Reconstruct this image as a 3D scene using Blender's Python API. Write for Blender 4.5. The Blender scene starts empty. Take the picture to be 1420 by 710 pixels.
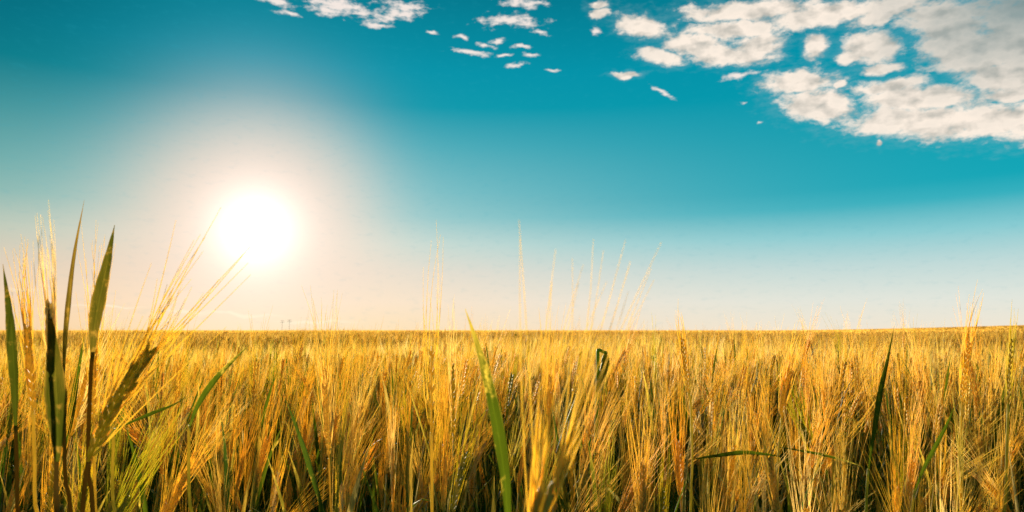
import bpy, math, random
import numpy as np
from mathutils import Vector, Matrix

R = math.radians
scene = bpy.context.scene
COL = scene.collection
rng = np.random.default_rng(7)
random.seed(7)

# ------------------------------------------------------------------ camera
CAM_H = 1.0
F = 947.0                                  # focal length in pixels of a 1420 px wide frame
PITCH = math.atan(103.0 / F)
cd = bpy.data.cameras.new("camera")
cam = bpy.data.objects.new("camera", cd)
COL.objects.link(cam)
cd.sensor_width = 36.0
cd.lens = 36.0 * F / 1420.0
cd.clip_start = 0.02
cd.clip_end = 30000.0
cam.location = (0, 0, CAM_H)
cam.rotation_euler = (R(90) + PITCH, 0, 0)
cd.dof.use_dof = True
cd.dof.focus_distance = 1.0
cd.dof.aperture_fstop = 13.0
scene.camera = cam
scene.render.resolution_x, scene.render.resolution_y = 1024, 512


def view_dir(px, py):
    """world direction (forward depth 1) seen at a pixel of the 1420 x 710 photograph"""
    r, u = (px - 710.0) / F, (355.0 - py) / F
    c, s = math.cos(PITCH), math.sin(PITCH)
    return np.array([r, c - u * s, s + u * c])


def P(px, py, d):
    return np.array([0, 0, CAM_H]) + d * view_dir(px, py)


def az_el(px, py):
    v = view_dir(px, py)
    v = v / np.linalg.norm(v)
    return math.atan2(v[0], v[1]), math.asin(v[2])


SUN_AZ, SUN_EL = az_el(355, 318)
SUN = np.array([math.sin(SUN_AZ) * math.cos(SUN_EL), math.cos(SUN_AZ) * math.cos(SUN_EL), math.sin(SUN_EL)])

# ------------------------------------------------------------------ sun, exposure
sl = bpy.data.lights.new("sun", "SUN")
sl.energy = 5.0
sl.angle = R(0.8)
sl.color = (1.0, 0.86, 0.62)
so = bpy.data.objects.new("sun", sl)
so.rotation_euler = Vector(SUN).to_track_quat("Z", "Y").to_euler()
so.location = (-30, 80, 15)
COL.objects.link(so)
vs = scene.view_settings
vs.view_transform, vs.look, vs.gamma, vs.use_curve_mapping = "Standard", "None", 1.0, False
EXPOSURE = 1.2
vs.exposure = EXPOSURE
scene.cycles.use_denoising = True
scene.cycles.denoising_prefilter = "NONE"
scene.cycles.denoising_input_passes = "RGB_ALBEDO_NORMAL"
scene.cycles.use_adaptive_sampling = False
scene.cycles.sample_clamp_indirect = 4.0
scene.cycles.sample_clamp_direct = 12.0

# ------------------------------------------------------------------ sky (world)
def lin(r, g, b):
    f = lambda c: (c / 12.92 if c <= 0.04045 else ((c + 0.055) / 1.055) ** 2.4)
    return (f(r / 255), f(g / 255), f(b / 255))


world = bpy.data.worlds.new("World")
scene.world = world
world.use_nodes = True
wt = world.node_tree
wt.nodes.clear()


class Net:
    """a thin wrapper for writing node expressions"""
    def __init__(self, tree): self.t = tree
    def node(self, kind, **kw):
        n = self.t.nodes.new(kind)
        for k, v in kw.items(): setattr(n, k, v)
        return n
    def put(self, sock, v):
        if hasattr(v, "is_output") or isinstance(v, bpy.types.NodeSocket): self.t.links.new(v, sock)
        else: sock.default_value = v
    def m(self, op, a, b=0.0, c=0.0, clamp=False):
        n = self.node("ShaderNodeMath", operation=op, use_clamp=clamp)
        self.put(n.inputs[0], a); self.put(n.inputs[1], b); self.put(n.inputs[2], c)
        return n.outputs[0]
    def v(self, op, a, b=(0, 0, 0), out=0):
        n = self.node("ShaderNodeVectorMath", operation=op)
        self.put(n.inputs[0], a)
        self.put(n.inputs[1], b)
        return n.outputs[out]
    def scale(self, a, s):
        n = self.node("ShaderNodeVectorMath", operation="SCALE")
        self.put(n.inputs[0], a); self.put(n.inputs["Scale"], s)
        return n.outputs[0]
    def mix(self, f, a, b, blend="MIX"):
        n = self.node("ShaderNodeMix", data_type="RGBA", blend_type=blend, clamp_factor=True)
        self.put(n.inputs[0], f)
        for s, c in ((6, a), (7, b)):
            if isinstance(c, tuple): c = (*c[:3], 1.0)
            self.put(n.inputs[s], c)
        return n.outputs[2]
    def ramp(self, f, stops, mode="LINEAR"):
        n = self.node("ShaderNodeValToRGB")
        n.color_ramp.interpolation = mode
        e = n.color_ramp.elements
        while len(e) < len(stops): e.new(0.5)
        for el, (p, c) in zip(e, stops): el.position = p; el.color = (*c, 1.0)
        self.put(n.inputs[0], f)
        return n.outputs[0]
    def noise(self, vec, scale, detail=2.0, rough=0.5, dist=0.0, dim="3D"):
        n = self.node("ShaderNodeTexNoise", noise_dimensions=dim)
        self.put(n.inputs["Vector"], vec)
        n.inputs["Scale"].default_value = scale
        n.inputs["Detail"].default_value = detail
        n.inputs["Roughness"].default_value = rough
        n.inputs["Distortion"].default_value = dist
        return n.outputs["Fac"]
    def smooth(self, x, lo, hi, a=0.0, b=1.0):
        n = self.node("ShaderNodeMapRange", interpolation_type="SMOOTHSTEP", clamp=True)
        for s, val in zip(n.inputs[:5], (x, lo, hi, a, b)): self.put(s, val)
        return n.outputs[0]
    def comb(self, x, y, z=0.0):
        n = self.node("ShaderNodeCombineXYZ")
        for s, val in zip(n.inputs, (x, y, z)): self.put(s, val)
        return n.outputs[0]


N = Net(wt)
tc = N.node("ShaderNodeTexCoord")
D = N.v("NORMALIZE", tc.outputs["Generated"])
sep = N.node("ShaderNodeSeparateXYZ"); N.put(sep.inputs[0], D)
X, Y, Z = sep.outputs
az = N.m("ARCTAN2", X, Y)
el = N.m("ARCSINE", Z)
theta = N.m("ARCCOSINE", N.m("MINIMUM", N.v("DOT_PRODUCT", D, tuple(SUN), out=1), 1.0))


def gauss(x, w, p=2.0):                      # exp(-(x/w)^p)
    return N.m("EXPONENT", N.m("MULTIPLY", N.m("POWER", N.m("ABSOLUTE", N.m("DIVIDE", x, w)), p), -1.0))


Zc = N.m("MAXIMUM", Z, 0.0)
TOP = [(0.36, lin(0, 146, 168)), (0.42, lin(0, 131, 152)), (0.47, lin(0, 115, 136)), (1.0, lin(0, 92, 118))]
cool = N.ramp(Zc, [(0.0, lin(242, 231, 212)), (0.04, lin(226, 230, 221)), (0.083, lin(192, 218, 217)), (0.124, lin(135, 203, 210)),
                   (0.162, lin(48, 175, 190)), (0.185, lin(0, 165, 182)), (0.25, lin(0, 158, 176))] + TOP)
warm = N.ramp(Zc, [(0.0, lin(255, 218, 176)), (0.04, lin(255, 223, 196)), (0.083, lin(238, 219, 202)), (0.124, lin(212, 219, 209)),
                   (0.164, lin(165, 205, 205)), (0.20, lin(138, 195, 200)), (0.263, lin(90, 175, 187)), (0.315, lin(12, 152, 171))] + TOP)
sky_c = N.mix(gauss(theta, R(29), 2.0), cool, warm)
sky_c = N.mix(N.m("MULTIPLY", gauss(theta, R(9.35), 2.9), 0.97), sky_c, lin(254, 224, 206))   # aureole
# the sky is dimmer and warmer away to the left
left = N.smooth(N.m("MULTIPLY", az, -1.0), R(20), R(42))
sky_c = N.mix(left, sky_c, N.mix(1.0, sky_c, (0.97, 0.84, 0.73), "MULTIPLY"))
sky_c = N.mix(N.m("MULTIPLY", left, N.smooth(Z, 0.16, 0.40)), sky_c, N.mix(1.0, sky_c, (0.5, 0.60, 0.70), "MULTIPLY"))
# clouds: a deck far away, laid out by azimuth and elevation
ae = N.comb(az, N.m("MULTIPLY", el, 1.0))
warp_n = N.node("ShaderNodeTexNoise"); N.put(warp_n.inputs["Vector"], ae)
warp_n.inputs["Scale"].default_value = 26.0; warp_n.inputs["Detail"].default_value = 3.0
aw = N.v("ADD", ae, N.scale(N.v("SUBTRACT", warp_n.outputs["Color"], (0.5, 0.5, 0.5)), 0.020))


def cloud_field(blobs):
    acc = None
    for (cx, cy, rx, ry, rot) in blobs:
        a0, e0 = az_el(cx, cy)
        k = 1.0 / F
        cosc = math.cos(a0)
        mp = N.node("ShaderNodeMapping", vector_type="TEXTURE")
        N.put(mp.inputs["Vector"], aw)
        mp.inputs["Location"].default_value = (a0, e0, 0)
        mp.inputs["Rotation"].default_value = (0, 0, R(-rot))
        mp.inputs["Scale"].default_value = (rx * k * cosc * cosc * 1.25, ry * k * cosc * 1.15, 1)
        flat = N.v("MULTIPLY", mp.outputs[0], (1, 1, 0))
        ln = N.v("LENGTH", flat, out=1)
        acc = ln if acc is None else N.m("MINIMUM", acc, ln)
    return N.m("SUBTRACT", 1.0, acc)


BIG = [(830, 8, 13, 6, 0), (831, 21, 14, 6, 0), (893, 37, 40, 15, 16), (1015, 42, 70, 12, 4), (960, 62, 40, 16, 12), (1012, 76, 55, 13, 6), (1050, 60, 36, 20, -10),
       (920, 80, 32, 10, 12), (868, 104, 19, 5, 3), (1040, 14, 95, 13, 4), (1150, 18, 90, 16, 2), (1232, 14, 60, 14, -8),
       (1132, 62, 19, 17, -25), (1205, 65, 40, 22, 12), (1180, 78, 20, 8, 0), (1220, 95, 29, 7, 2),
       (1310, 30, 70, 30, 22), (1350, 75, 80, 34, 28), (1400, 105, 60, 32, 20), (1440, 40, 110, 70, 10), (1420, 132, 60, 9, 8),
       (1110, 112, 50, 15, 4), (1136, 146, 58, 22, 14), (1165, 118, 9, 6, 0), (1235, 118, 55, 10, 3), (1275, 135, 90, 20, 9), (1290, 170, 120, 24, 8), (1380, 170, 80, 22, -3), (1470, 172, 90, 22, -4),
       (1218, 199, 5, 4, 0)]
SMALL = [(382, 3, 26, 7, 10), (470, 8, 55, 11, 8), (550, 20, 40, 10, -10), (455, 14, 30, 7, 0), (708, 28, 44, 9, 3), (728, 4, 34, 6, 4),
         (655, 73, 26, 4, 3), (715, 90, 15, 3, -4), (765, 97, 9, 2, 0), (917, 129, 18, 4, 30), (1025, 104, 26, 5, -5), (1032, 139, 5, 2, 0),
         (690, 55, 12, 3, 0), (1057, 171, 5, 2, 0), (722, 66, 12, 3, 10), (640, 50, 10, 3, 0), (672, 60, 14, 3, 5), (700, 74, 12, 3, 0), (735, 78, 12, 3, 6), (748, 44, 14, 4, 12), (600, 47, 8, 3, 0), (400, 22, 16, 4, 6), (520, 34, 20, 6, 0), (560, 8, 30, 7, 0), (828, 44, 8, 5, 0)]
LOW = [(330, 436, 70, 3, 2), (260, 431, 40, 3, 0), (30, 404, 30, 3, 3), (440, 446, 60, 3, 0), (150, 425, 60, 2, 0)]
nvec = N.v("MULTIPLY", ae, (1.0, 1.7, 1.0))
n1 = N.noise(nvec, 28.0, 9.0, 0.58)
off = N.v("MULTIPLY", N.v("ADD", ae, (-0.006, -0.010, 0)), (1.0, 1.7, 1.0))
n1b = N.noise(nvec, 28.0, 4.0, 0.5)
n1s = N.noise(off, 28.0, 4.0, 0.5)
fb = cloud_field(BIG)
db = N.m("ADD", N.m("MULTIPLY", fb, 1.35), N.m("MULTIPLY", N.m("SUBTRACT", n1, 0.5), 2.0))
edge = N.noise(N.v("MULTIPLY", aw, (1.0, 2.2, 1.0)), 110.0, 6.0, 0.65)
db = N.m("ADD", db, N.m("MULTIPLY", N.m("SUBTRACT", edge, 0.5), 0.9))
mask_b = N.smooth(db, -0.12, 0.62)
n2 = N.noise(N.v("MULTIPLY", ae, (1.0, 2.4, 1.0)), 60.0, 7.0, 0.62)
ds = N.m("ADD", N.m("MULTIPLY", cloud_field(SMALL), 1.0), N.m("MULTIPLY", N.m("SUBTRACT", n2, 0.5), 2.6))
mask_s = N.smooth(ds, -0.05, 0.95, 0.0, 0.97)
mask_l = N.m("MULTIPLY", N.smooth(cloud_field(LOW), 0.0, 0.9), 0.55)
lit = N.m("ADD", 0.78, N.m("MULTIPLY", N.m("SUBTRACT", n1b, n1s), 3.6), clamp=True)
a_g, e_g = az_el(1420, 0)
mpg = N.node("ShaderNodeMapping", vector_type="TEXTURE"); N.put(mpg.inputs["Vector"], ae)
mpg.inputs["Location"].default_value = (a_g, e_g, 0); mpg.inputs["Scale"].default_value = (0.20, 0.12, 1)
grey = N.m("SUBTRACT", 1.0, N.v("LENGTH", N.v("MULTIPLY", mpg.outputs[0], (1, 1, 0)), out=1), clamp=True)
grey = N.m("ADD", grey, N.m("MULTIPLY", N.m("SUBTRACT", n1, 0.5), 0.8), clamp=True)
cl_c = N.mix(lit, lin(192, 188, 178), lin(255, 240, 224))
cl_c = N.mix(N.m("MULTIPLY", grey, 0.85), cl_c, lin(112, 142, 146))
sky_c = N.mix(N.m("MULTIPLY", N.smooth(n2, 0.5, 0.75), 0.10), sky_c, lin(40, 165, 185))
veil = N.m("MULTIPLY", N.smooth(N.m("ADD", fb, N.m("MULTIPLY", N.m("SUBTRACT", n2, 0.5), 2.4)), -0.65, 0.7), 0.22)
sky_c = N.mix(veil, sky_c, lin(150, 190, 195))
sky_c = N.mix(mask_l, sky_c, lin(255, 240, 215))
sky_c = N.mix(mask_s, sky_c, lin(248, 234, 225))
sky_c = N.mix(mask_b, sky_c, cl_c)
core = N.scale(N.comb(1.0, 0.96, 0.90), N.m("MULTIPLY", gauss(theta, R(2.1), 1.25), 1.5))
graded = N.v("ADD", sky_c, core)
graded = N.scale(graded, 10.0 / (2 ** EXPOSURE))

sk = N.node("ShaderNodeTexSky", sky_type="NISHITA")
sk.sun_disc = False
sk.sun_elevation = SUN_EL
sk.sun_rotation = SUN_AZ
sk.air_density, sk.dust_density, sk.ozone_density = 1.0, 0.6, 2.0
out_c = N.mix(0.012, graded, N.mix(1.0, sk.outputs[0], (0.3, 1.0, 1.0), "MULTIPLY"))
bg = N.node("ShaderNodeBackground")
N.put(bg.inputs[0], out_c)
bg.inputs[1].default_value = 0.10
wo = N.node("ShaderNodeOutputWorld")
wt.links.new(bg.outputs[0], wo.inputs[0])


# ------------------------------------------------------------------ materials
def plant_material(name, gold, gold2, pale, green, blue, trans=0.5, rough=0.5, spec=0.25, veins=False):
    """straw to green by the 'tone' attribute, hue by the 'rnd' attribute and the object's own random number"""
    m = bpy.data.materials.new(name); m.use_nodes = True
    m.node_tree.nodes.clear()
    n = Net(m.node_tree)
    tone = n.node("ShaderNodeAttribute", attribute_name="tone").outputs["Fac"]
    rnd = n.node("ShaderNodeAttribute", attribute_name="rnd").outputs["Fac"]
    oi = n.node("ShaderNodeObjectInfo")
    geo = n.node("ShaderNodeNewGeometry")
    r1 = n.m("FRACT", n.m("ADD", rnd, n.m("MULTIPLY", n.m("LESS_THAN", rnd, 1.5), oi.outputs["Random"])))
    r2 = n.m("FRACT", n.m("MULTIPLY", r1, 7.31))
    r3 = n.m("FRACT", n.m("MULTIPLY", r1, 23.7))
    patch = n.noise(geo.outputs["Position"], 0.12, 3.0, 0.6)
    streak = n.noise(n.v("MULTIPLY", geo.outputs["Position"], (260, 260, 22)), 1.0, 3.0, 0.6)
    t = n.m("ADD", tone, n.m("MULTIPLY", n.m("SUBTRACT", r2, 0.5), 0.55))
    t = n.m("ADD", t, n.m("MULTIPLY", n.m("SUBTRACT", patch, 0.5), 0.8))
    t = n.m("ADD", t, n.m("MULTIPLY", n.m("SUBTRACT", streak, 0.5), 0.35))
    if veins:
        u = n.node("ShaderNodeAttribute", attribute_name="across").outputs["Fac"]
        blot = n.noise(geo.outputs["Position"], 95.0, 4.0, 0.65)
        t = n.m("ADD", t, n.m("MULTIPLY", n.smooth(blot, 0.52, 0.75), 0.55))
        t = n.m("ADD", t, n.m("MULTIPLY", n.smooth(n.m("ABSOLUTE", n.m("SUBTRACT", u, 0.5)), 0.36, 0.5), 0.22))
    t = n.smooth(t, 0.12, 0.75)
    g = n.mix(r1, gold, gold2)
    g = n.mix(n.smooth(r3, 0.70, 1.0), g, pale)
    gr = n.mix(n.smooth(r3, 0.55, 0.85), green, blue)
    c = n.mix(t, gr, g)
    val = n.m("ADD", 0.72, n.m("MULTIPLY", streak, 0.56))
    c = n.mix(1.0, c, n.comb(val, val, val), "MULTIPLY")
    if veins:
        ridge = n.m("SINE", n.m("MULTIPLY", u, 75.0))
        k = n.m("ADD", 1.0, n.m("MULTIPLY", ridge, 0.22))
        k = n.m("ADD", k, n.m("MULTIPLY", n.smooth(n.m("ABSOLUTE", n.m("SUBTRACT", u, 0.5)), 0.0, 0.05, 1.0, 0.0), 0.5))
        c = n.mix(1.0, c, n.comb(k, k, k), "MULTIPLY")
    p = n.node("ShaderNodeBsdfPrincipled")
    n.put(p.inputs["Base Color"], c)
    p.inputs["Roughness"].default_value = rough
    p.inputs["Specular IOR Level"].default_value = spec
    tr = n.node("ShaderNodeBsdfTranslucent")
    n.put(tr.inputs[0], n.mix(0.5, c, n.mix(1.0, c, (1.9, 1.9, 1.9), "MULTIPLY")))
    mx = n.node("ShaderNodeMixShader"); mx.inputs[0].default_value = trans
    n.t.links.new(p.outputs[0], mx.inputs[1]); n.t.links.new(tr.outputs[0], mx.inputs[2])
    o = n.node("ShaderNodeOutputMaterial"); n.t.links.new(mx.outputs[0], o.inputs[0])
    return m


M_STEM = plant_material("straw stem", (0.72, 0.53, 0.095), (0.70, 0.45, 0.08), (0.76, 0.62, 0.28), (0.17, 0.25, 0.015), (0.15, 0.23, 0.16), 0.45, 0.55, 0.2)
M_EAR = plant_material("ripe grain", (0.70, 0.51, 0.095), (0.67, 0.41, 0.075), (0.74, 0.58, 0.26), (0.27, 0.25, 0.018), (0.27, 0.25, 0.05), 0.45, 0.55, 0.15)
M_AWN = plant_material("barley awn", (0.84, 0.64, 0.14), (0.82, 0.54, 0.12), (0.88, 0.72, 0.36), (0.60, 0.56, 0.06), (0.62, 0.52, 0.12), 0.60, 0.55, 0.15)
M_LEAF = plant_material("barley leaf", (0.54, 0.38, 0.04), (0.46, 0.27, 0.035), (0.58, 0.44, 0.15), (0.052, 0.075, 0.003), (0.035, 0.066, 0.006), 0.42, 0.55, 0.06, True)
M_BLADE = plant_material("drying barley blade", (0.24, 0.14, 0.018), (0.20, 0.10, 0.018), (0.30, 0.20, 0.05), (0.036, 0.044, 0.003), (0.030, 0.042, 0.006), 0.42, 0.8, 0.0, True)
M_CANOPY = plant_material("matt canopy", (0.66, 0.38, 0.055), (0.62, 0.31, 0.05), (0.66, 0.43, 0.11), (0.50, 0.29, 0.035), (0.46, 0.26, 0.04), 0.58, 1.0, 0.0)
M_FAR_SHADED = plant_material("far barley with shade in colour", (0.52, 0.31, 0.045), (0.47, 0.235, 0.036), (0.56, 0.37, 0.10), (0.27, 0.18, 0.02), (0.25, 0.16, 0.03), 0.50, 0.7, 0.05)  # darker copy of the crop, shade between stalks put into its colour
M_MID_DIMMED = plant_material("mid barley dimmed in colour", (0.62, 0.42, 0.065), (0.58, 0.32, 0.05), (0.66, 0.50, 0.19), (0.30, 0.28, 0.02), (0.30, 0.26, 0.05), 0.54, 0.6, 0.1)  # crop colours dimmed so that mid-distance plants look less brightly lit
M_FIELD = [M_STEM, M_EAR, M_AWN, M_LEAF, M_CANOPY, M_FAR_SHADED, M_MID_DIMMED]


def soil_material():
    m = bpy.data.materials.new("dry field soil"); m.use_nodes = True
    n = Net(m.node_tree)
    p = m.node_tree.nodes["Principled BSDF"]
    g = n.node("ShaderNodeNewGeometry").outputs["Position"]
    a = n.noise(g, 9.0, 8.0, 0.65); b = n.noise(g, 0.7, 4.0)
    c = n.mix(a, (0.07, 0.045, 0.022), (0.20, 0.13, 0.055))
    c = n.mix(n.smooth(b, 0.45, 0.7), c, (0.10, 0.10, 0.03))
    n.put(p.inputs["Base Color"], c); p.inputs["Roughness"].default_value = 0.95
    bp = n.node("ShaderNodeBump"); n.put(bp.inputs["Height"], a); bp.inputs["Distance"].default_value = 0.04
    n.t.links.new(bp.outputs[0], p.inputs["Normal"])
    return m


# ------------------------------------------------------------------ terrain
def smooth01(x):
    x = np.clip(x, 0, 1); return x * x * (3 - 2 * x)


def terrain(x, y):
    x = np.asarray(x, float); y = np.asarray(y, float)
    r = np.hypot(x, y)
    a = np.arctan2(x, np.maximum(y, 1e-6))
    return 26.0 * smooth01((a - R(19)) / R(42)) * smooth01((r - 250) / 1500) * (y > 0) + 0.0


def np_mesh(name, verts, loops, starts, mats, mat_idx=None, attrs=None):
    me = bpy.data.meshes.new(name)
    me.vertices.add(len(verts)); me.loops.add(len(loops)); me.polygons.add(len(starts))
    me.vertices.foreach_set("co", np.ascontiguousarray(verts, np.float32).ravel())
    me.loops.foreach_set("vertex_index", np.ascontiguousarray(loops, np.int32))
    me.polygons.foreach_set("loop_start", np.ascontiguousarray(starts, np.int32))
    if mat_idx is not None:
        me.polygons.foreach_set("material_index", np.ascontiguousarray(mat_idx, np.int32))
    for m in mats: me.materials.append(m)
    for k, v in (attrs or {}).items():
        me.attributes.new(k, "FLOAT", "POINT").data.foreach_set("value", np.ascontiguousarray(v, np.float32))
    me.update(calc_edges=True)
    return me


def link(name, me, parent=None):
    o = bpy.data.objects.new(name, me); COL.objects.link(o)
    if parent: o.parent = parent
    return o


def tag(o, label=None, cat=None, group=None, kind=None):
    for k, v in (("label", label), ("category", cat), ("group", group), ("kind", kind)):
        if v: o[k] = v
    return o


def polar(radii, n_az, a0, a1, zfun):
    full = abs(a1 - a0 - 2 * math.pi) < 1e-6
    azs = np.linspace(a0, a1, n_az, endpoint=not full)
    rr, aa = np.meshgrid(radii, azs, indexing="ij")
    x, y = rr * np.sin(aa), rr * np.cos(aa)
    v = np.stack([x, y, zfun(x, y)], -1).reshape(-1, 3)
    f = []
    na = len(azs)
    i = np.arange(len(radii) - 1)[:, None]; j = np.arange(na if full else na - 1)[None, :]
    j2 = (j + 1) % na
    q = np.stack([i * na + j, i * na + j2, (i + 1) * na + j2, (i + 1) * na + j], -1).reshape(-1, 4)
    return v, q


gv, gq = polar(np.concatenate([[0.05], np.geomspace(0.5, 9000, 60)]), 128, 0, 2 * math.pi,
               lambda x, y: terrain(x, y) + 0.015 * np.sin(x * 3.1) * np.sin(y * 2.3) * (np.hypot(x, y) < 60))
ground = link("ground", np_mesh("ground", gv, gq.ravel()[::1], np.arange(len(gq)) * 4, [soil_material()]))
tag(ground, kind="structure")


# ------------------------------------------------------------------ plant geometry
class Geo:
    def __init__(self): self.v, self.f, self.t, self.m, self.u = [], [], [], [], []
    def add(self, verts, faces, tones, mat, across=None):
        self.u.extend([0.25] * len(verts) if across is None else across)
        o = len(self.v)
        self.v.extend(verts); self.t.extend(tones)
        self.f.extend(tuple(i + o for i in q) for q in faces); self.m.extend([mat] * len(faces))
    def mesh(self, name, mats, rnd=0.0, origin=(0, 0, 0)):
        v = np.array(self.v, float) - np.array(origin, float)
        loops = np.array([i for q in self.f for i in q]); ln = np.array([len(q) for q in self.f])
        st = np.concatenate([[0], np.cumsum(ln)[:-1]])
        return np_mesh(name, v, loops, st, mats, self.m if len(mats) > 1 else None,
                       {"tone": self.t, "rnd": np.full(len(v), rnd), "across": self.u})


def unit(v):
    n = np.linalg.norm(v); return v / n if n > 1e-9 else v


def frames(path):
    path = np.asarray(path, float)
    tan = np.gradient(path, axis=0)
    tan = tan / np.maximum(np.linalg.norm(tan, axis=1), 1e-9)[:, None]
    ref = np.array([0.31, 0.95, 0.05])
    us, ws = [], []
    u = unit(np.cross(tan[0], ref))
    for t in tan:
        u = unit(u - t * np.dot(u, t)); us.append(u); ws.append(np.cross(t, u))
    return path, tan, np.array(us), np.array(ws)


def tube(g, path, rad, sides, tone, mat, cap=True):
    path, _, us, ws = frames(path)
    n = len(path); rad = np.broadcast_to(rad, n); tone = np.broadcast_to(tone, n)
    v, t, f = [], [], []
    for i in range(n):
        for k in range(sides):
            a = 2 * math.pi * k / sides
            v.append(path[i] + rad[i] * (math.cos(a) * us[i] + math.sin(a) * ws[i])); t.append(tone[i])
    for i in range(n - 1):
        for k in range(sides):
            k2 = (k + 1) % sides
            f.append((i * sides + k, i * sides + k2, (i + 1) * sides + k2, (i + 1) * sides + k))
    if cap and sides > 2:
        f.append(tuple(range(sides))[::-1]); f.append(tuple((n - 1) * sides + k for k in range(sides)))
    g.add(v, f, t, mat)


def strip(g, path, width, facing, tone, mat, fold=0.25, twist=0.0, wave=0.0):
    """a leaf blade: three points across, folded along its midrib"""
    path = np.asarray(path, float)
    tan = np.gradient(path, axis=0); tan /= np.maximum(np.linalg.norm(tan, axis=1), 1e-9)[:, None]
    n = len(path); width = np.broadcast_to(width, n); tone = np.broadcast_to(tone, n)
    v, t, f, ac = [], [], [], []
    for i in range(n):
        s = unit(np.cross(tan[i], facing)); nn = np.cross(s, tan[i])
        a = twist * i / max(n - 1, 1)
        s, nn = s * math.cos(a) + nn * math.sin(a), nn * math.cos(a) - s * math.sin(a)
        w = width[i]
        wv = wave * w * math.sin(i * 2.1)
        for q in (-1, -.5, 0, .5, 1):
            v.append(path[i] + s * w * q / 2 + nn * (w * fold * q * q - wv * q)); ac.append(.5 + q / 2)
        t += [tone[i]] * 5
    for i in range(n - 1):
        b = i * 5
        f += [(b + k, b + k + 1, b + k + 6, b + k + 5) for k in range(4)]
    g.add(v, f, t, mat, ac)


def grain(g, base, d, side, ln, wd, tone, mat, sides=6):
    d = unit(d); u = unit(np.cross(d, side)); w = np.cross(d, u)
    v, t, f = [base], [tone], []
    rings = ((0.18, 0.75), (0.45, 1.0), (0.78, 0.6))
    for (s, rr) in rings:
        for k in range(sides):
            a = 2 * math.pi * k / sides
            v.append(base + d * ln * s + wd * rr * (math.cos(a) * u * 0.75 + math.sin(a) * w)); t.append(tone)
    v.append(base + d * ln); t.append(tone)
    for k in range(sides):
        k2 = (k + 1) % sides
        f.append((0, 1 + k2, 1 + k))
        for q in range(len(rings) - 1):
            b = 1 + q * sides
            f.append((b + k, b + k2, b + sides + k2, b + sides + k))
        b = 1 + (len(rings) - 1) * sides
        f.append((b + k, b + k2, len(v) - 1))
    g.add(v, f, t, mat)


def lerp_path(path, s):
    path = np.asarray(path); n = len(path) - 1
    x = min(max(s, 0), 1) * n; i = min(int(x), n - 1)
    return path[i] + (path[i + 1] - path[i]) * (x - i)


def resample(pts, n):
    """Catmull-Rom through the given points, n samples"""
    p = np.asarray(pts, float)
    p = np.vstack([2 * p[0] - p[1], p, 2 * p[-1] - p[-2]])
    out = []
    for s in np.linspace(0, len(p) - 3 - 1e-9, n):
        i = int(s); t = s - i
        a, b, c, d = p[i:i + 4]
        out.append(0.5 * (2 * b + (c - a) * t + (2 * a - 5 * b + 4 * c - d) * t * t + (3 * b - a - 3 * c + d) * t ** 3))
    return np.array(out)


def ear_full(ge, ga, path, rnd, tone=0.9, awn_len=0.12, awn_r=0.00042, spread=0.13, nodes=12, size=1.0, side=None, sides=6, n_awn=2,
             awn_seg=6, awn_tone=None, bend=0.0):
    """two rows of grains (and small side florets) along a path; an awn from every grain tip"""
    path, tan, us, ws = frames(path)
    ax = us if side is None else [unit(np.cross(t, side)) for t in tan]
    n = len(path)
    tube(ge, path, 0.0011 * size, 4, tone * 0.9, 1)
    awn_tone = tone if awn_tone is None else awn_tone
    end = unit(path[-1] - path[-3])
    for i in range(nodes):
        s = (i + 0.3) / nodes
        p = lerp_path(path, s); k = min(int(s * (n - 1)), n - 1)
        t, a = tan[k], ax[k]
        b = np.cross(t, a)
        for sg in (-1, 1):
            pp = p + a * sg * 0.0012 * size + t * (0.002 if sg > 0 else 0)
            grow = 0.75 + 0.25 * math.sin(math.pi * min(s * 1.1, 1))
            dirn = t + a * sg * (0.30 - 0.12 * s) * random.uniform(.7, 1.35) + b * random.uniform(-.16, .16)
            grain(ge, pp, dirn, b, 0.0112 * size * grow * random.uniform(.88, 1.12), 0.0020 * size * grow * random.uniform(.85, 1.15), tone + random.uniform(-.08, .08), 1, sides)
            tipd = unit(dirn)
            tip = pp + tipd * 0.0100 * size * grow
            for q in range(n_awn):
                if q and random.random() < 0.6: continue
                L = awn_len * random.choice((1, 1, 1, 1, .55)) * random.uniform(0.80, 1.1) * (1.0 - 0.12 * s)
                o = unit(unit(t) * 0.55 + end * 0.45 + a * sg * spread * random.uniform(-0.7, 1.25) + b * spread * random.uniform(-1, 1))
                cur = np.array([0, 0, -1.0]) * bend + a * random.uniform(-.05, .05) + b * random.uniform(-.05, .05)
                pts = [tip + (tipd * (1 - w) * 0.35 + o * (1 - 0.35 * (1 - w))) * (L * w) + cur * L * w * w for w in np.linspace(0, 1, awn_seg)]
                rad = [awn_r * (1.25 - 0.95 * w) for w in np.linspace(0, 1, awn_seg)]
                tube(ga, pts, rad, 3, awn_tone, 2, cap=False)


def plant_path(h, lean, nod, ear_len):
    """stem points up to the ear's base and the ear's axis, bending in the +x plane"""
    def ang(s): return lean * s + nod * 0.55 * max(0, (s - 0.72) / 0.28) ** 2
    n = 11; pts = [np.array([0., 0, 0])]
    for i in range(1, n):
        a = ang((i - .5) / (n - 1)); pts.append(pts[-1] + h / (n - 1) * np.array([math.sin(a), 0, math.cos(a)]))
    a0 = ang(1.0); ear = [pts[-1]]
    m = 7
    for i in range(1, m):
        a = a0 + nod * 0.45 * (i / (m - 1)); ear.append(ear[-1] + ear_len / (m - 1) * np.array([math.sin(a), 0, math.cos(a)]))
    return np.array(pts), np.array(ear)


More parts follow.
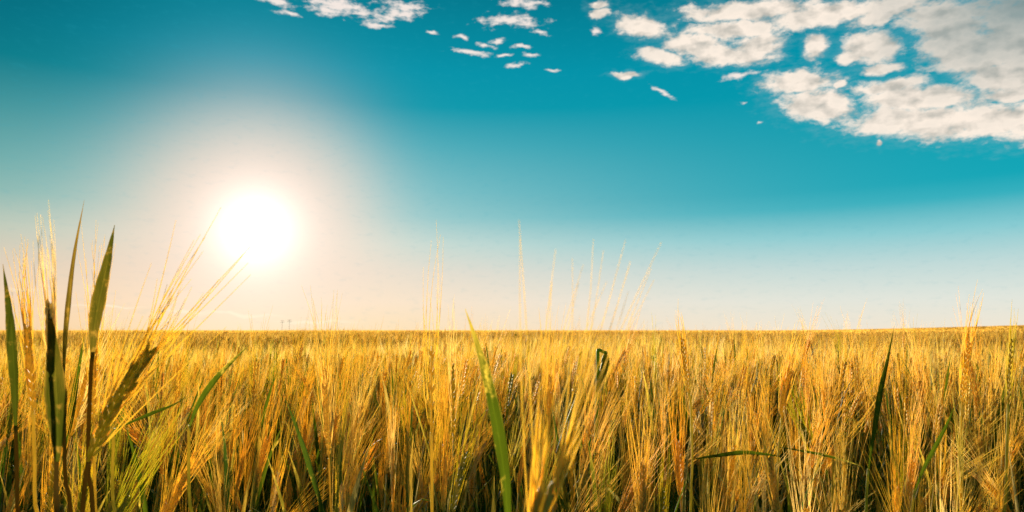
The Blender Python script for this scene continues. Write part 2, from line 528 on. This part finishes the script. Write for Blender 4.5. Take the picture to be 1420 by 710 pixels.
def leaf_path(p0, yaw, up, L, droop, n):
    """starts at angle `up` from the vertical and bends over by `droop`"""
    d = np.array([math.cos(yaw), math.sin(yaw), 0]); pts = [np.array(p0, float)]
    for i in range(1, n):
        a = up + droop * ((i - .5) / (n - 1)) ** 1.5
        pts.append(pts[-1] + L / (n - 1) * (d * math.sin(a) + np.array([0, 0, math.cos(a)])))
    f = np.array([d[0], d[1], 0.25])
    return np.array(pts), f


def leaf_width(n, w):
    s = np.linspace(0, 1, n)
    return w * np.clip(np.minimum(0.16 + 1.9 * s, 1.02) * (1 - s ** 2.4), 0.03, 1)


def make_spec(kind, rs):
    h = rs.uniform(0.60, 0.75)
    lean = rs.uniform(-0.03, 0.10); nod = rs.uniform(0.0, 0.28); tone = rs.uniform(0.75, 1.0); leaf_tone = rs.choice([0.15, 0.5, 0.95], p=[.6, .2, .2])
    if kind == "nodding": nod = rs.uniform(0.45, 0.95); lean = rs.uniform(0.03, 0.14)
    if kind == "green": tone = rs.uniform(0.25, 0.5); leaf_tone = 0.05; nod = rs.uniform(0.0, 0.4)
    leaves = []
    for hs in (0.42, 0.62, 0.80):
        if rs.random() < 0.85:
            leaves.append((hs + rs.uniform(-.06, .06), rs.uniform(0, 6.28), rs.uniform(0.05, 0.35), rs.uniform(0.13, 0.24), rs.uniform(0.0, 0.7) if rs.random() < .65 else rs.uniform(.7, 2.0), rs.uniform(0.006, 0.011),
                           float(np.clip(leaf_tone + rs.uniform(-.2, .2) + (0.3 if hs < 0.5 else 0), 0, 1))))
    if rs.random() < 0.75:                                     # the flag leaf, close under the ear
        leaves.append((rs.uniform(.84, .95), rs.uniform(0, 6.28), rs.uniform(.02, .25), rs.uniform(.10, .18), rs.uniform(0, .7), rs.uniform(.006, .010), float(rs.choice([-.05, .1, .6], p=[.5, .3, .2]))))
    return dict(h=h, lean=lean, nod=nod, ear=rs.uniform(0.065, 0.095), tone=tone, leaves=leaves, awn=rs.uniform(0.10, 0.14), spread=rs.uniform(0.05, 0.15), base=rs.uniform(-0.15, 0.3), power=rs.uniform(1.0, 5.0))


def stem_tones(n, sp):
    s = np.linspace(0, 1, n); return sp["base"] * 0.6 + (sp["tone"] - sp["base"] * 0.6) * s ** sp["power"]


def plant_lod(sp, lod, rs):
    """one merged plant for the mass of the field, coarser with distance"""
    g = Geo()
    stem, ear = plant_path(sp["h"], sp["lean"], sp["nod"], sp["ear"])
    fat = (1.0, 1.0, 1.25, 1.9, 3.2)[lod]
    if lod <= 1:
        pts = stem[[0, 3, 5, 7, 8, 9, 10]]
        tube(g, pts, 0.0015, 3, stem_tones(7, sp), 0, cap=False)
        frame = frames(ear)
        for i in range(9):
            s = (i + .3) / 9; p = lerp_path(ear, s); k = int(s * 6)
            for sg in (-1, 1):
                d = frame[1][k] + frame[2][k] * sg * 0.28
                grain(g, p + frame[2][k] * sg * .0012, d, frame[3][k], 0.0135, 0.0027, sp["tone"] + rs.uniform(-.1, .1), 1, 3)
    else:
        idx = [0, 5, 8, 10] if lod == 2 else [4, 10]
        tube(g, stem[idx], 0.0015 * fat, 3, stem_tones(11, sp)[idx], 0, cap=False)
        prof = (0.4, 1.0, 1.0, 0.35) if lod == 2 else (0.5, 1.0, 0.3)
        ep = np.array([lerp_path(ear, q) for q in np.linspace(0, 1, len(prof))])
        tube(g, ep, np.array(prof) * 0.0045 * (1 + (fat - 1) * .4), 4 if lod == 2 else 3, sp["tone"], 1, cap=False)
    _, tan, us, ws = frames(ear)
    na = (20, 11, 9, 6, 4)[lod]
    for i in range(na):
        s = (i + .5) / na; k = min(int(s * 6), 6); p = lerp_path(ear, s)
        a = rs.uniform(0, 6.28); sd = us[k] * math.cos(a) + ws[k] * math.sin(a)
        o = unit(tan[k] * .5 + tan[6] * .5 + sd * sp["spread"] * rs.uniform(.4, 1.4))
        L = sp["awn"] * rs.uniform(.85, 1.1); cur = (us[k] * rs.uniform(-.08, .08) + ws[k] * rs.uniform(-.08, .08)) * L
        r = 0.00034 * fat
        st = p + sd * .003
        if lod <= 1:
            tube(g, [st, st + o * L * .45 + cur * .2, st + o * L + cur], [r * 1.3, r, r * .35], 3, sp["tone"], 2, cap=False)
        else:
            w = unit(np.cross(o, sd + 0.3 * np.array([.7, -.7, .1]))) * r * 1.9
            q = np.cross(o, w) * 0.8
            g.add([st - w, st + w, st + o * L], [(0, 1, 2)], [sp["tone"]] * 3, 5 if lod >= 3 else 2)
    if lod <= 3:
        for (hs, yaw, up, L, dr, wd, tn) in (sp["leaves"] if lod <= 1 else sp["leaves"][-2:] if lod == 2 else sp["leaves"][-1:]):
            n = (7, 6, 4, 3)[lod]
            pth, f = leaf_path(lerp_path(stem, hs), yaw, up, L, dr, n)
            if lod <= 1: strip(g, pth, leaf_width(n, wd), f, tn, 3, .2, rs.uniform(-1, 1))
            else:
                v = []; sdir = unit(np.cross(pth[1] - pth[0], f))
                for q_, w_ in zip(pth, leaf_width(n, wd * (1 if lod == 2 else 1.3))): v += [q_ - sdir * w_ / 2, q_ + sdir * w_ / 2]
                g.add(v, [(2 * i, 2 * i + 1, 2 * i + 3, 2 * i + 2) for i in range(n - 1)], [tn] * len(v), 3)
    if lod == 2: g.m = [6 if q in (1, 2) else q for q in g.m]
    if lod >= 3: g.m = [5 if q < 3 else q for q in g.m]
    return g


# ------------------------------------------------------------------ scatter
KINDS = ["upright", "upright", "nodding", "upright", "green", "nodding", "upright", "upright", "nodding", "upright", "green", "upright"]
specs = [make_spec(k, np.random.default_rng(100 + i)) for i, k in enumerate(KINDS * 2)]
HALF = math.atan(710 / F)                        # half the view angle
R_NEAR0, R_NEAR1 = 0.80, 1.62
N_NEAR = 284


def scatter(r0, r1, a_half, dens, jit_seed):
    rs = np.random.default_rng(jit_seed)
    n = int(dens * a_half * (r1 * r1 - r0 * r0))
    r = np.sqrt(rs.uniform(r0 * r0, r1 * r1, n)); a = rs.uniform(-a_half, a_half, n)
    return r * np.sin(a), r * np.cos(a), r, a


def rise(x, y):
    """broad waves in the crop's height"""
    far = 1.0 + 0.9 * smooth01((np.hypot(x, y) - 3) / 10)
    return far * (0.028 * np.sin(x * 0.9 + 1.3 * np.sin(y * 0.31)) + 0.03 * np.sin(y * 0.55 + 0.7 * np.sin(x * 0.23) + 1.0) + 0.03 * np.sin(x * .17 - y * .11))


AV, AL, AS, AM, AT, AR, AU = [], [], [], [], [], [], []
state = dict(v=0, l=0)


def stamp(g, x, y, yaw, sc, rnd):
    V = np.array(g.v, np.float32); n = len(x); nv = len(V)
    if n == 0: return
    c, s = np.cos(yaw)[:, None], np.sin(yaw)[:, None]
    px = (V[None, :, 0] * c - V[None, :, 1] * s) * sc[:, None] + x[:, None]
    py = (V[None, :, 0] * s + V[None, :, 1] * c) * sc[:, None] + y[:, None]
    pz = V[None, :, 2] * sc[:, None] + terrain(x, y)[:, None]
    AV.append(np.stack([px, py, pz], -1).reshape(-1, 3).astype(np.float32))
    loops = np.array([i for q in g.f for i in q], np.int64); ln = np.array([len(q) for q in g.f], np.int64)
    st = np.concatenate([[0], np.cumsum(ln)[:-1]])
    AL.append((loops[None, :] + (state["v"] + np.arange(n) * nv)[:, None]).ravel())
    AS.append((st[None, :] + (state["l"] + np.arange(n) * len(loops))[:, None]).ravel())
    AM.append(np.tile(np.array(g.m, np.int32), n))
    AU.append(np.tile(np.array(g.u, np.float32), n)); AT.append(np.tile(np.array(g.t, np.float32), n)); AR.append(np.repeat(rnd.astype(np.float32), nv))
    state["v"] += n * nv; state["l"] += n * len(loops)


def yaw_of(rs, n):
    return np.where(rs.random(n) < 0.6, rs.normal(0.1, 0.8, n), rs.uniform(0, 6.28, n))


def fill(r0, r1, a_half, dens, lod, seed, skip_near=False):
    x, y, r, a = scatter(r0, r1, a_half, dens, seed)
    if skip_near:
        keep = ~((np.abs(a) < HALF + 0.06) & (r < R_NEAR1)); x, y = x[keep], y[keep]
    rs = np.random.default_rng(seed + 1); n = len(x)
    which = rs.integers(0, len(specs), n)
    yaw = yaw_of(rs, n); rnd = rs.random(n)
    sc = (rs.normal(1.0, 0.055, n)) * (1.0 + rise(x, y))
    for i, sp in enumerate(specs):
        k = which == i
        stamp(plant_lod(sp, lod, np.random.default_rng(500 + i)), x[k], y[k], yaw[k], sc[k], rnd[k])


fill(1.0, 3.2, R(62), 280, 1, 11, True)
def shoot_geo(rs):
    """a leafy side shoot without an ear"""
    g = Geo(); h = rs.uniform(.46, .62)
    tube(g, [np.array([0, 0, 0.]), np.array([.01, 0, h * .5]), np.array([.0, .01, h])], 0.0018, 3, [0, 0, .05], 0, cap=False)
    for q in range(int(rs.integers(3, 6))):
        L = rs.uniform(.12, .24); tn = float(rs.choice([-.1, .0, .15, .6], p=[.35, .3, .2, .15]))
        pth, f = leaf_path((0, 0, h * rs.uniform(.7, 1.0)), rs.uniform(0, 6.28), rs.uniform(.03, .3), L, rs.uniform(0, .5) if rs.random() < .7 else rs.uniform(.6, 1.8), 6)
        strip(g, pth, leaf_width(6, rs.uniform(.006, .010)), f, np.linspace(tn, tn + .25, 6), 3, .2, rs.uniform(-1.2, 1.2))
    return g


def fill_shoots(r0, r1, a_half, dens, seed):
    x, y, r, a = scatter(r0, r1, a_half, dens, seed)
    rs = np.random.default_rng(seed + 1); n = len(x); which = rs.integers(0, 14, n)
    for i in range(14):
        k = which == i
        stamp(shoot_geo(np.random.default_rng(700 + i)), x[k], y[k], rs.uniform(0, 6.28, int(k.sum())), rs.uniform(.8, 1.12, int(k.sum())), rs.random(int(k.sum())))


fill_shoots(0.95, 4.5, R(58), 170, 31)
fill(3.2, 8.5, R(52), 260, 2, 12)
fill(8.5, 26, R(47), 110, 3, 13)
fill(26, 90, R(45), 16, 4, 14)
# the crop farther out: tufts of ears growing coarser with distance, over a closed canopy
def far_tufts(n, r0, r1, a_half, seed):
    rs = np.random.default_rng(seed)
    r = np.exp(rs.uniform(math.log(r0), math.log(r1), n)); a = rs.uniform(-a_half, a_half, n)
    x, y = r * np.sin(a), r * np.cos(a); z = terrain(x, y)
    w = 0.0022 * r * rs.uniform(.5, 1.5, n); h = 0.78 + rs.normal(0, .05, n) + rise(x, y) + 0.00012 * r * rs.random(n)
    yw = rs.uniform(0, 3.14, n); dx, dy = np.cos(yw) * w, np.sin(yw) * w; lx, ly = rs.normal(0, .3, n) * w, rs.normal(0, .3, n) * w
    v = np.stack([np.stack([x - dx, y - dy, z + .3], -1), np.stack([x + dx, y + dy, z + .3], -1), np.stack([x + dx * .5 + lx, y + dy * .5 + ly, z + h], -1), np.stack([x - dx * .4 + lx, y - dy * .4 + ly, z + h * .97], -1)], 1)
    AV.append(v.reshape(-1, 3).astype(np.float32))
    AL.append(np.arange(4 * n) + state["v"]); AS.append(state["l"] + np.arange(n) * 4)
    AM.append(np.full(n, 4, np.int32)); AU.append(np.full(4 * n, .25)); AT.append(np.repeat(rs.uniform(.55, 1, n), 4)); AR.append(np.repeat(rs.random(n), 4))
    state["v"] += 4 * n; state["l"] += 4 * n


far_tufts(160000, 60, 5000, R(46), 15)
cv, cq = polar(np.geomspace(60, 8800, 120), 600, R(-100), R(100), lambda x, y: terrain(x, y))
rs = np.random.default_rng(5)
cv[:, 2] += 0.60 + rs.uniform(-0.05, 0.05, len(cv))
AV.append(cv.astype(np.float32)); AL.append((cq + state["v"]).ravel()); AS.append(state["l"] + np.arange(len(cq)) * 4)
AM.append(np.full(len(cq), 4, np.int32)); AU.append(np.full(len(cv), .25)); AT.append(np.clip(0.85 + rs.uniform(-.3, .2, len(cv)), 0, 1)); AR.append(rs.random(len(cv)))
field = link("barley", np_mesh("barley", np.concatenate(AV), np.concatenate(AL), np.concatenate(AS), M_FIELD, np.concatenate(AM),
                               {"tone": np.concatenate(AT), "rnd": np.concatenate(AR), "across": np.concatenate(AU)}))
tag(field, "dense golden barley crop reaching from behind the nearest stalks to the horizon", "barley field", kind="stuff")
print("field faces", len(field.data.polygons))

# ------------------------------------------------------------------ the nearest stalks, each a thing of its own
LABEL = {
    "upright": ("ripe golden barley stalk with upright ear, among the nearest stalks of the field", "upright golden stalks at the near edge"),
    "nodding": ("ripe golden barley stalk with nodding ear, among the nearest stalks of the field", "nodding golden stalks at the near edge"),
    "green": ("greenish unripe barley stalk with upright ear, among the nearest stalks of the field", "greenish stalks at the near edge"),
}


def stalk_root(loc):
    o = bpy.data.objects.new("barley_stalk", None); COL.objects.link(o); o.location = loc
    o.empty_display_size = 0.05
    return o


def stalk_parts(root, stem_geo, ear_geo, awn_geo, leaf_geos, rnd, leaf_rnd=None, leaf_mat=M_LEAF, stem_mat=M_STEM):
    ms = stem_geo.mesh("stem", [stem_mat], rnd); link("stem", ms, root)
    if ear_geo and ear_geo.v:
        e = link("ear", ear_geo.mesh("ear", [M_EAR], rnd), root)
        if awn_geo and awn_geo.v: link("beard", awn_geo.mesh("beard", [M_AWN], rnd), e)
    for lg in leaf_geos: link("leaf", lg.mesh("leaf", [leaf_mat], rnd if leaf_rnd is None else leaf_rnd), root)


def proto_stalk(sp, seed):
    random.seed(seed); rs = np.random.default_rng(seed)
    root = stalk_root((0, 0, 0))
    stem, ear = plant_path(sp["h"], sp["lean"], sp["nod"], sp["ear"])
    gs, ge, ga = Geo(), Geo(), Geo()
    tube(gs, stem, np.linspace(0.0018, 0.0012, 11), 6, stem_tones(11, sp), 0)
    for hs in (0.35, 0.6):                                      # nodes on the stem
        p = lerp_path(stem, hs); tube(gs, [p - (0, 0, .004), p, p + (0, 0, .004)], [0.0016, .0026, .0016], 6, 0.35, 0, cap=False)
    ear_full(ge, ga, ear, 0, sp["tone"], sp["awn"], 0.00034, sp["spread"] * 1.3, 12, 0.95, sides=5, awn_seg=5, n_awn=1)
    lv = []
    for (hs, yaw, up, L, dr, wd, tn) in sp["leaves"]:
        lg = Geo(); pth, f = leaf_path(lerp_path(stem, hs), yaw, up, L, dr, 10)
        strip(lg, pth, leaf_width(10, wd), f, np.linspace(tn - .05, tn + .35, 10), 3, .22, rs.uniform(-1.5, 1.5), .05); lv.append(lg)
    stalk_parts(root, gs, ge, ga, lv, float(rs.random()))
    return root


def copy_tree(o, parent=None):
    c = o.copy(); COL.objects.link(c)
    if parent: c.parent = parent
    for ch in o.children: copy_tree(ch, c)
    return c


protos = [proto_stalk(sp, 900 + i) for i, sp in enumerate(specs)]
used = set()
# a jittered grid over the wedge in view
rs = np.random.default_rng(21)
cand = []
step = math.sqrt(HALF * 2.1 * (R_NEAR1 ** 2 - R_NEAR0 ** 2) / 2 / N_NEAR)
for iy in np.arange(R_NEAR0 * .7, R_NEAR1 + step, step):
    for ix in np.arange(-1.5, 1.5, step):
        x, y = ix + rs.uniform(-.5, .5) * step, iy + rs.uniform(-.5, .5) * step
        if R_NEAR0 < math.hypot(x, y) < R_NEAR1 and abs(math.atan2(x, y)) < HALF + .03: cand.append((x, y))
cand.sort(key=lambda p: math.hypot(*p))
cand = cand[:N_NEAR]
for n, (x, y) in enumerate(cand):
    i = int(rs.integers(0, len(specs))); kind = (KINDS * 2)[i]
    o = protos[i] if i not in used else copy_tree(protos[i])
    used.add(i)
    o.location = (x, y, 0)
    o.rotation_euler = (rs.normal(0, .04), rs.normal(0, .05), float(yaw_of(rs, 1)[0]))
    s = float(rs.normal(1.0, .06)); o.scale = (s, s, s)
    tag(o, LABEL[kind][0], "barley stalk", LABEL[kind][1])
for i, o in enumerate(protos):
    if i not in used:
        for ch in list(o.children_recursive): bpy.data.objects.remove(ch)
        bpy.data.objects.remove(o)


# ------------------------------------------------------------------ the stalks one can tell apart
def hero(label, seed, base=None, stem=None, ear=None, leaves=(), tone=0.7, stem_tone=0.5, rnd=0.1, stem_r=0.0016, ear_kw=None, dry=False, category="barley stalk"):
    """stem and ear: points along each; leaves: (points, width, tones at base and tip, facing, fold, twist)"""
    random.seed(seed)
    stem = resample(stem, 16)
    root = stalk_root((stem[0][0], stem[0][1], 0)); org = np.array(root.location)
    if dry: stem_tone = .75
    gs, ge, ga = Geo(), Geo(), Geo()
    tube(gs, stem - org, np.linspace(stem_r * 1.15, stem_r * .8, 16), 7, np.linspace(stem_tone * .7, stem_tone, 16), 0)
    if ear is not None:
        ear_full(ge, ga, resample(ear, 9) - org, 0, tone, **(ear_kw or {}))
    lv = []
    for (pts, wd, t0, t1, facing, fold, tw) in leaves:
        lg = Geo(); p = resample(pts, 22) - org
        s = np.linspace(0, 1, 22)
        strip(lg, p, leaf_width(22, wd), np.array(facing, float), t0 + (t1 - t0) * s ** 1.25, 3, fold, tw, .04); lv.append(lg)
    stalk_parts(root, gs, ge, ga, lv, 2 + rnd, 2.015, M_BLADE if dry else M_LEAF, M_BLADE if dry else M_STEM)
    tag(root, label, category)
    return root


def G(px, d):
    """the ground under a pixel column at a depth"""
    p = P(px, 458, d); return np.array([p[0], p[1], 0.0])


CAMF = (0.15, -1, 0.1)
# drooping ear, shade put into its brown tone, awns fanned towards the sun
hero("shade-browned barley ear leaning right, its long awns fanned towards the sun", 1,
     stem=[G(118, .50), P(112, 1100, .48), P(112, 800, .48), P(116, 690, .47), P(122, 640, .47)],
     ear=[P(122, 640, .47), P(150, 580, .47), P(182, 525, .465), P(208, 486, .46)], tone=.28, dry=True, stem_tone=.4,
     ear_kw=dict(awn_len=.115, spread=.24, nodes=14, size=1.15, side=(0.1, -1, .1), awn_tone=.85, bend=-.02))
# tall pointed blades on the left
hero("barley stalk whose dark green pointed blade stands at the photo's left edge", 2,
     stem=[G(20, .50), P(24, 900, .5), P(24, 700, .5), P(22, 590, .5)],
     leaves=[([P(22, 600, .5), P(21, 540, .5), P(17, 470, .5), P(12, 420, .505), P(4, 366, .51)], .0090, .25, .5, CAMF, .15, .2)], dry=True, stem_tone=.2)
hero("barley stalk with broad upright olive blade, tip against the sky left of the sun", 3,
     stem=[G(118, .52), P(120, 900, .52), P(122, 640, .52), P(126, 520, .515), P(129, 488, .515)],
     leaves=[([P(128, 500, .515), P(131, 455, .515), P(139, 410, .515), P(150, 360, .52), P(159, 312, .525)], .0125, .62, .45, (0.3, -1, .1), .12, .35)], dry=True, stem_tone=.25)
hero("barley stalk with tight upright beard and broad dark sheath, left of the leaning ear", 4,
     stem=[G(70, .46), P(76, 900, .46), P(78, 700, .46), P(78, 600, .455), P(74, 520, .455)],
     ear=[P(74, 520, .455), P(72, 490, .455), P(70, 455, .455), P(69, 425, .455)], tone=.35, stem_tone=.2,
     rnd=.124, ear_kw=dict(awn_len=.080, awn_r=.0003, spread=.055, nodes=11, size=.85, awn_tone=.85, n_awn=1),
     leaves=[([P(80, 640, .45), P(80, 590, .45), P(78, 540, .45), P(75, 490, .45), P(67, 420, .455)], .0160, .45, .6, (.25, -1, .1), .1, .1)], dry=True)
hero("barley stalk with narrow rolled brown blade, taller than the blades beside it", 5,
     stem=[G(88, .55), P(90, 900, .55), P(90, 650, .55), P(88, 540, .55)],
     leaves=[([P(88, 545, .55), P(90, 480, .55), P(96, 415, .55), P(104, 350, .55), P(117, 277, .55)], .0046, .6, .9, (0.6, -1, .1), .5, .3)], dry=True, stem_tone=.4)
hero("pale straw barley stalk with thin spread awns, between the two dark blades on the left", 6,
     stem=[G(30, .58), P(40, 900, .58), P(48, 680, .58), P(46, 570, .58)],
     ear=[P(46, 570, .58), P(44, 530, .58), P(40, 490, .58), P(38, 455, .58)], tone=.85, stem_tone=.7, ear_kw=dict(awn_len=.085, spread=.17, nodes=10, size=.95, awn_r=.00036))
hero("golden barley stalk with fine awns rising behind the broad olive blade", 7,
     stem=[G(140, .66), P(136, 900, .66), P(132, 700, .66), P(130, 590, .66)],
     ear=[P(130, 590, .66), P(129, 550, .66), P(130, 510, .66), P(131, 475, .66)], tone=.9, stem_tone=.8, ear_kw=dict(awn_len=.125, spread=.09, nodes=10, size=.95, awn_r=.00034))
# the blurred ear right in front, seen as a burst of awns
hero("blurred barley ear closest to the camera, pale awns fanned above the horizon", 8,
     stem=[G(700, .34), P(720, 1500, .33), P(728, 900, .32), P(738, 770, .315)],
     ear=[P(738, 770, .315), P(742, 745, .315), P(748, 715, .315), P(756, 685, .315)], tone=.4, stem_tone=.3,
     rnd=.10, ear_kw=dict(awn_len=.128, awn_r=.00030, spread=.22, nodes=12, size=1.0, awn_tone=1.0, side=(0, -1, .1), n_awn=1))
hero("barley stalk with single tall green blade, yellowed tip reaching above the horizon", 9,
     stem=[G(700, .40), P(706, 1200, .40), P(706, 900, .40), P(704, 800, .40)],
     leaves=[([P(704, 810, .40), P(703, 700, .40), P(694, 620, .40), P(680, 545, .405), P(664, 485, .41), P(645, 428, .415)], .0090, -.05, .85, (0.5, -1, .05), .18, .3)], stem_tone=.2)
hero("barley stalk with long awns above the horizon, between sun and tall green blade", 10,
     stem=[G(596, .62), P(598, 900, .62), P(599, 720, .62), P(598, 600, .62)],
     ear=[P(598, 600, .62), P(598, 560, .62), P(598, 520, .62), P(599, 480, .62)], tone=.9, stem_tone=.8,
     ear_kw=dict(awn_len=.125, awn_r=.0003, spread=.07, nodes=5, size=.8, n_awn=1))
# snapped stalk
hero("snapped dark barley stalk, its ear hanging from a kinked neck", 11,
     stem=[G(826, 1.25), P(826, 720, 1.25), P(827, 600, 1.25), P(829, 520, 1.25), P(829, 490, 1.25), P(830, 485, 1.25), P(836, 488, 1.25), P(841, 489, 1.25)],
     ear=[P(841, 489, 1.25), P(839, 503, 1.25), P(835, 520, 1.25), P(832, 540, 1.25)], tone=-.6, stem_tone=-.6, stem_r=.0034,
     rnd=.015, ear_kw=dict(awn_len=.035, spread=.2, nodes=9, size=1.9, awn_tone=.5, n_awn=1))
# right side
hero("barley stalk with steep dark green blade and reddish joint, right of centre foreground", 12,
     stem=[G(1196, .75), P(1198, 900, .75), P(1201, 710, .75), P(1204, 650, .75)],
     leaves=[([P(1204, 655, .75), P(1212, 600, .75), P(1221, 545, .75), P(1231, 500, .75), P(1240, 452, .755)], .0068, .15, .6, (-.3, -1, .1), .2, .9)], stem_tone=.3)
hero("barley stalk with green leaf bent flat across the stems, right of the blurred ear", 13,
     stem=[G(965, .85), P(960, 900, .85), P(958, 700, .85), P(960, 640, .85), P(958, 560, .86), P(954, 545, .86)],
     ear=[P(954, 545, .86), P(952, 520, .86), P(949, 495, .86), P(946, 470, .86)], tone=.6, stem_tone=.5, ear_kw=dict(awn_len=.05, spread=.05, size=.7, n_awn=1),
     leaves=[([P(960, 637, .85), P(995, 632, .83), P(1030, 628, .82), P(1060, 630, .82), P(1088, 634, .82)], .0075, -.1, .2, (0, -1, .8), .1, .3)])
hero("barley stalk with slanting narrow leaf that crosses to the reddish joint", 14,
     stem=[G(1085, .88), P(1082, 900, .88), P(1078, 700, .88), P(1080, 625, .88), P(1084, 580, .88)],
     ear=[P(1084, 580, .88), P(1086, 560, .88), P(1090, 540, .88), P(1096, 515, .88)], tone=.8, stem_tone=.5, ear_kw=dict(awn_len=.07, spread=.1),
     leaves=[([P(1080, 620, .88), P(1110, 625, .86), P(1145, 632, .85), P(1175, 640, .85), P(1198, 648, .85)], .0050, .2, .6, (0, -1, .8), .1, .2)])
hero("barley stalk with bright green slanting blade low at right", 15,
     stem=[G(1262, .72), P(1258, 900, .72), P(1262, 740, .72), P(1268, 680, .72)],
     leaves=[([P(1266, 690, .72), P(1278, 655, .72), P(1296, 620, .72), P(1312, 590, .72), P(1325, 560, .72)], .0055, .0, .3, (.2, -1, .3), .2, .3)], stem_tone=.5)
hero("tall straw barley stalk with beard above the horizon at far right", 16,
     stem=[G(1330, .92), P(1326, 900, .92), P(1328, 680, .92), P(1334, 560, .92)],
     ear=[P(1334, 560, .92), P(1336, 530, .92), P(1340, 500, .92), P(1344, 475, .92)], tone=.9, stem_tone=.85, ear_kw=dict(awn_len=.085, spread=.06, size=.75, n_awn=1))
hero("greenish barley stalk with narrow ear reaching the horizon at the far right edge", 17,
     stem=[G(1396, .8), P(1394, 900, .8), P(1395, 680, .8), P(1398, 560, .8)],
     ear=[P(1398, 560, .8), P(1399, 530, .8), P(1401, 500, .8), P(1403, 470, .8)], tone=.35, stem_tone=.4, ear_kw=dict(awn_len=.05, spread=.06, size=.5, n_awn=1))
hero("barley stalk with yellow-green blade slanting up right of the leaning shade-browned ear", 18,
     stem=[G(268, .62), P(266, 900, .62), P(262, 680, .62), P(262, 590, .62)],
     leaves=[([P(262, 595, .62), P(275, 562, .62), P(298, 528, .62), P(322, 502, .62), P(346, 478, .62)], .0075, .3, .6, (.2, -1, .3), .2, .4)], stem_tone=.5)
hero("barley stalk with thin green leaf stretched nearly level behind the leaning shade-browned ear", 19,
     stem=[G(160, .64), P(158, 900, .64), P(156, 680, .64), P(158, 594, .64)],
     leaves=[([P(158, 596, .64), P(188, 583, .64), P(215, 572, .64), P(240, 562, .64), P(262, 548, .64)], .0055, .05, .4, (0, -1, .7), .1, .3)], stem_tone=.5)


# ------------------------------------------------------------------ power poles on the skyline
def wood():
    m = bpy.data.materials.new("weathered pole wood"); m.use_nodes = True
    n = Net(m.node_tree); p = m.node_tree.nodes["Principled BSDF"]
    g = n.node("ShaderNodeNewGeometry").outputs["Position"]
    n.put(p.inputs["Base Color"], n.mix(n.noise(n.v("MULTIPLY", g, (6, 6, .5)), 1.0, 5), (0.20, 0.15, 0.10), (0.38, 0.30, 0.22)))
    p.inputs["Roughness"].default_value = .85
    return m


def ceramic():
    m = bpy.data.materials.new("brown ceramic"); m.use_nodes = True
    n = Net(m.node_tree); p = m.node_tree.nodes["Principled BSDF"]
    g = n.node("ShaderNodeNewGeometry").outputs["Position"]
    n.put(p.inputs["Base Color"], n.mix(n.noise(g, 20.0), (0.10, 0.05, 0.03), (0.16, 0.09, 0.06)))
    p.inputs["Roughness"].default_value = .3
    return m


WOOD, CER = wood(), ceramic()


def utility_pole(px, top_y, d, label):
    p = P(px, 458, d); gz = float(terrain(p[0], p[1]))
    root = bpy.data.objects.new("utility_pole", None); COL.objects.link(root); root.location = (p[0], p[1], gz)
    h = P(px, top_y, d)[2] - gz
    root.rotation_euler[2] = -math.atan2(p[0], p[1]) + .2
    g = Geo(); tube(g, [np.array([0, 0, z]) for z in np.linspace(-.5, h, 5)], np.linspace(.17, .12, 5), 10, 0, 0); link("pole", g.mesh("pole", [WOOD]), root)
    for z, w in ((h - .7, 1.9), (h - 2.6, 2.6)):
        g = Geo(); tube(g, [np.array([-w, .3, z]), np.array([w, .3, z])], .10, 4, 0, 0); a = link("crossarm", g.mesh("crossarm", [WOOD]), root)
        for x in (-w * .9, -w * .4, w * .4, w * .9):
            g = Geo(); tube(g, [np.array([x, .3, z + q]) for q in (.1, .22, .3, .42, .5)], [.05, .13, .09, .12, .03], 8, 0, 0); link("insulator", g.mesh("insulator", [CER]), a)
    tag(root, label, "utility pole", "utility poles on the skyline")


utility_pole(391, 444, 800, "left one of two tiny wooden utility poles on the skyline below the sun")
utility_pole(401, 443, 790, "right one of two tiny wooden utility poles on the skyline below the sun")
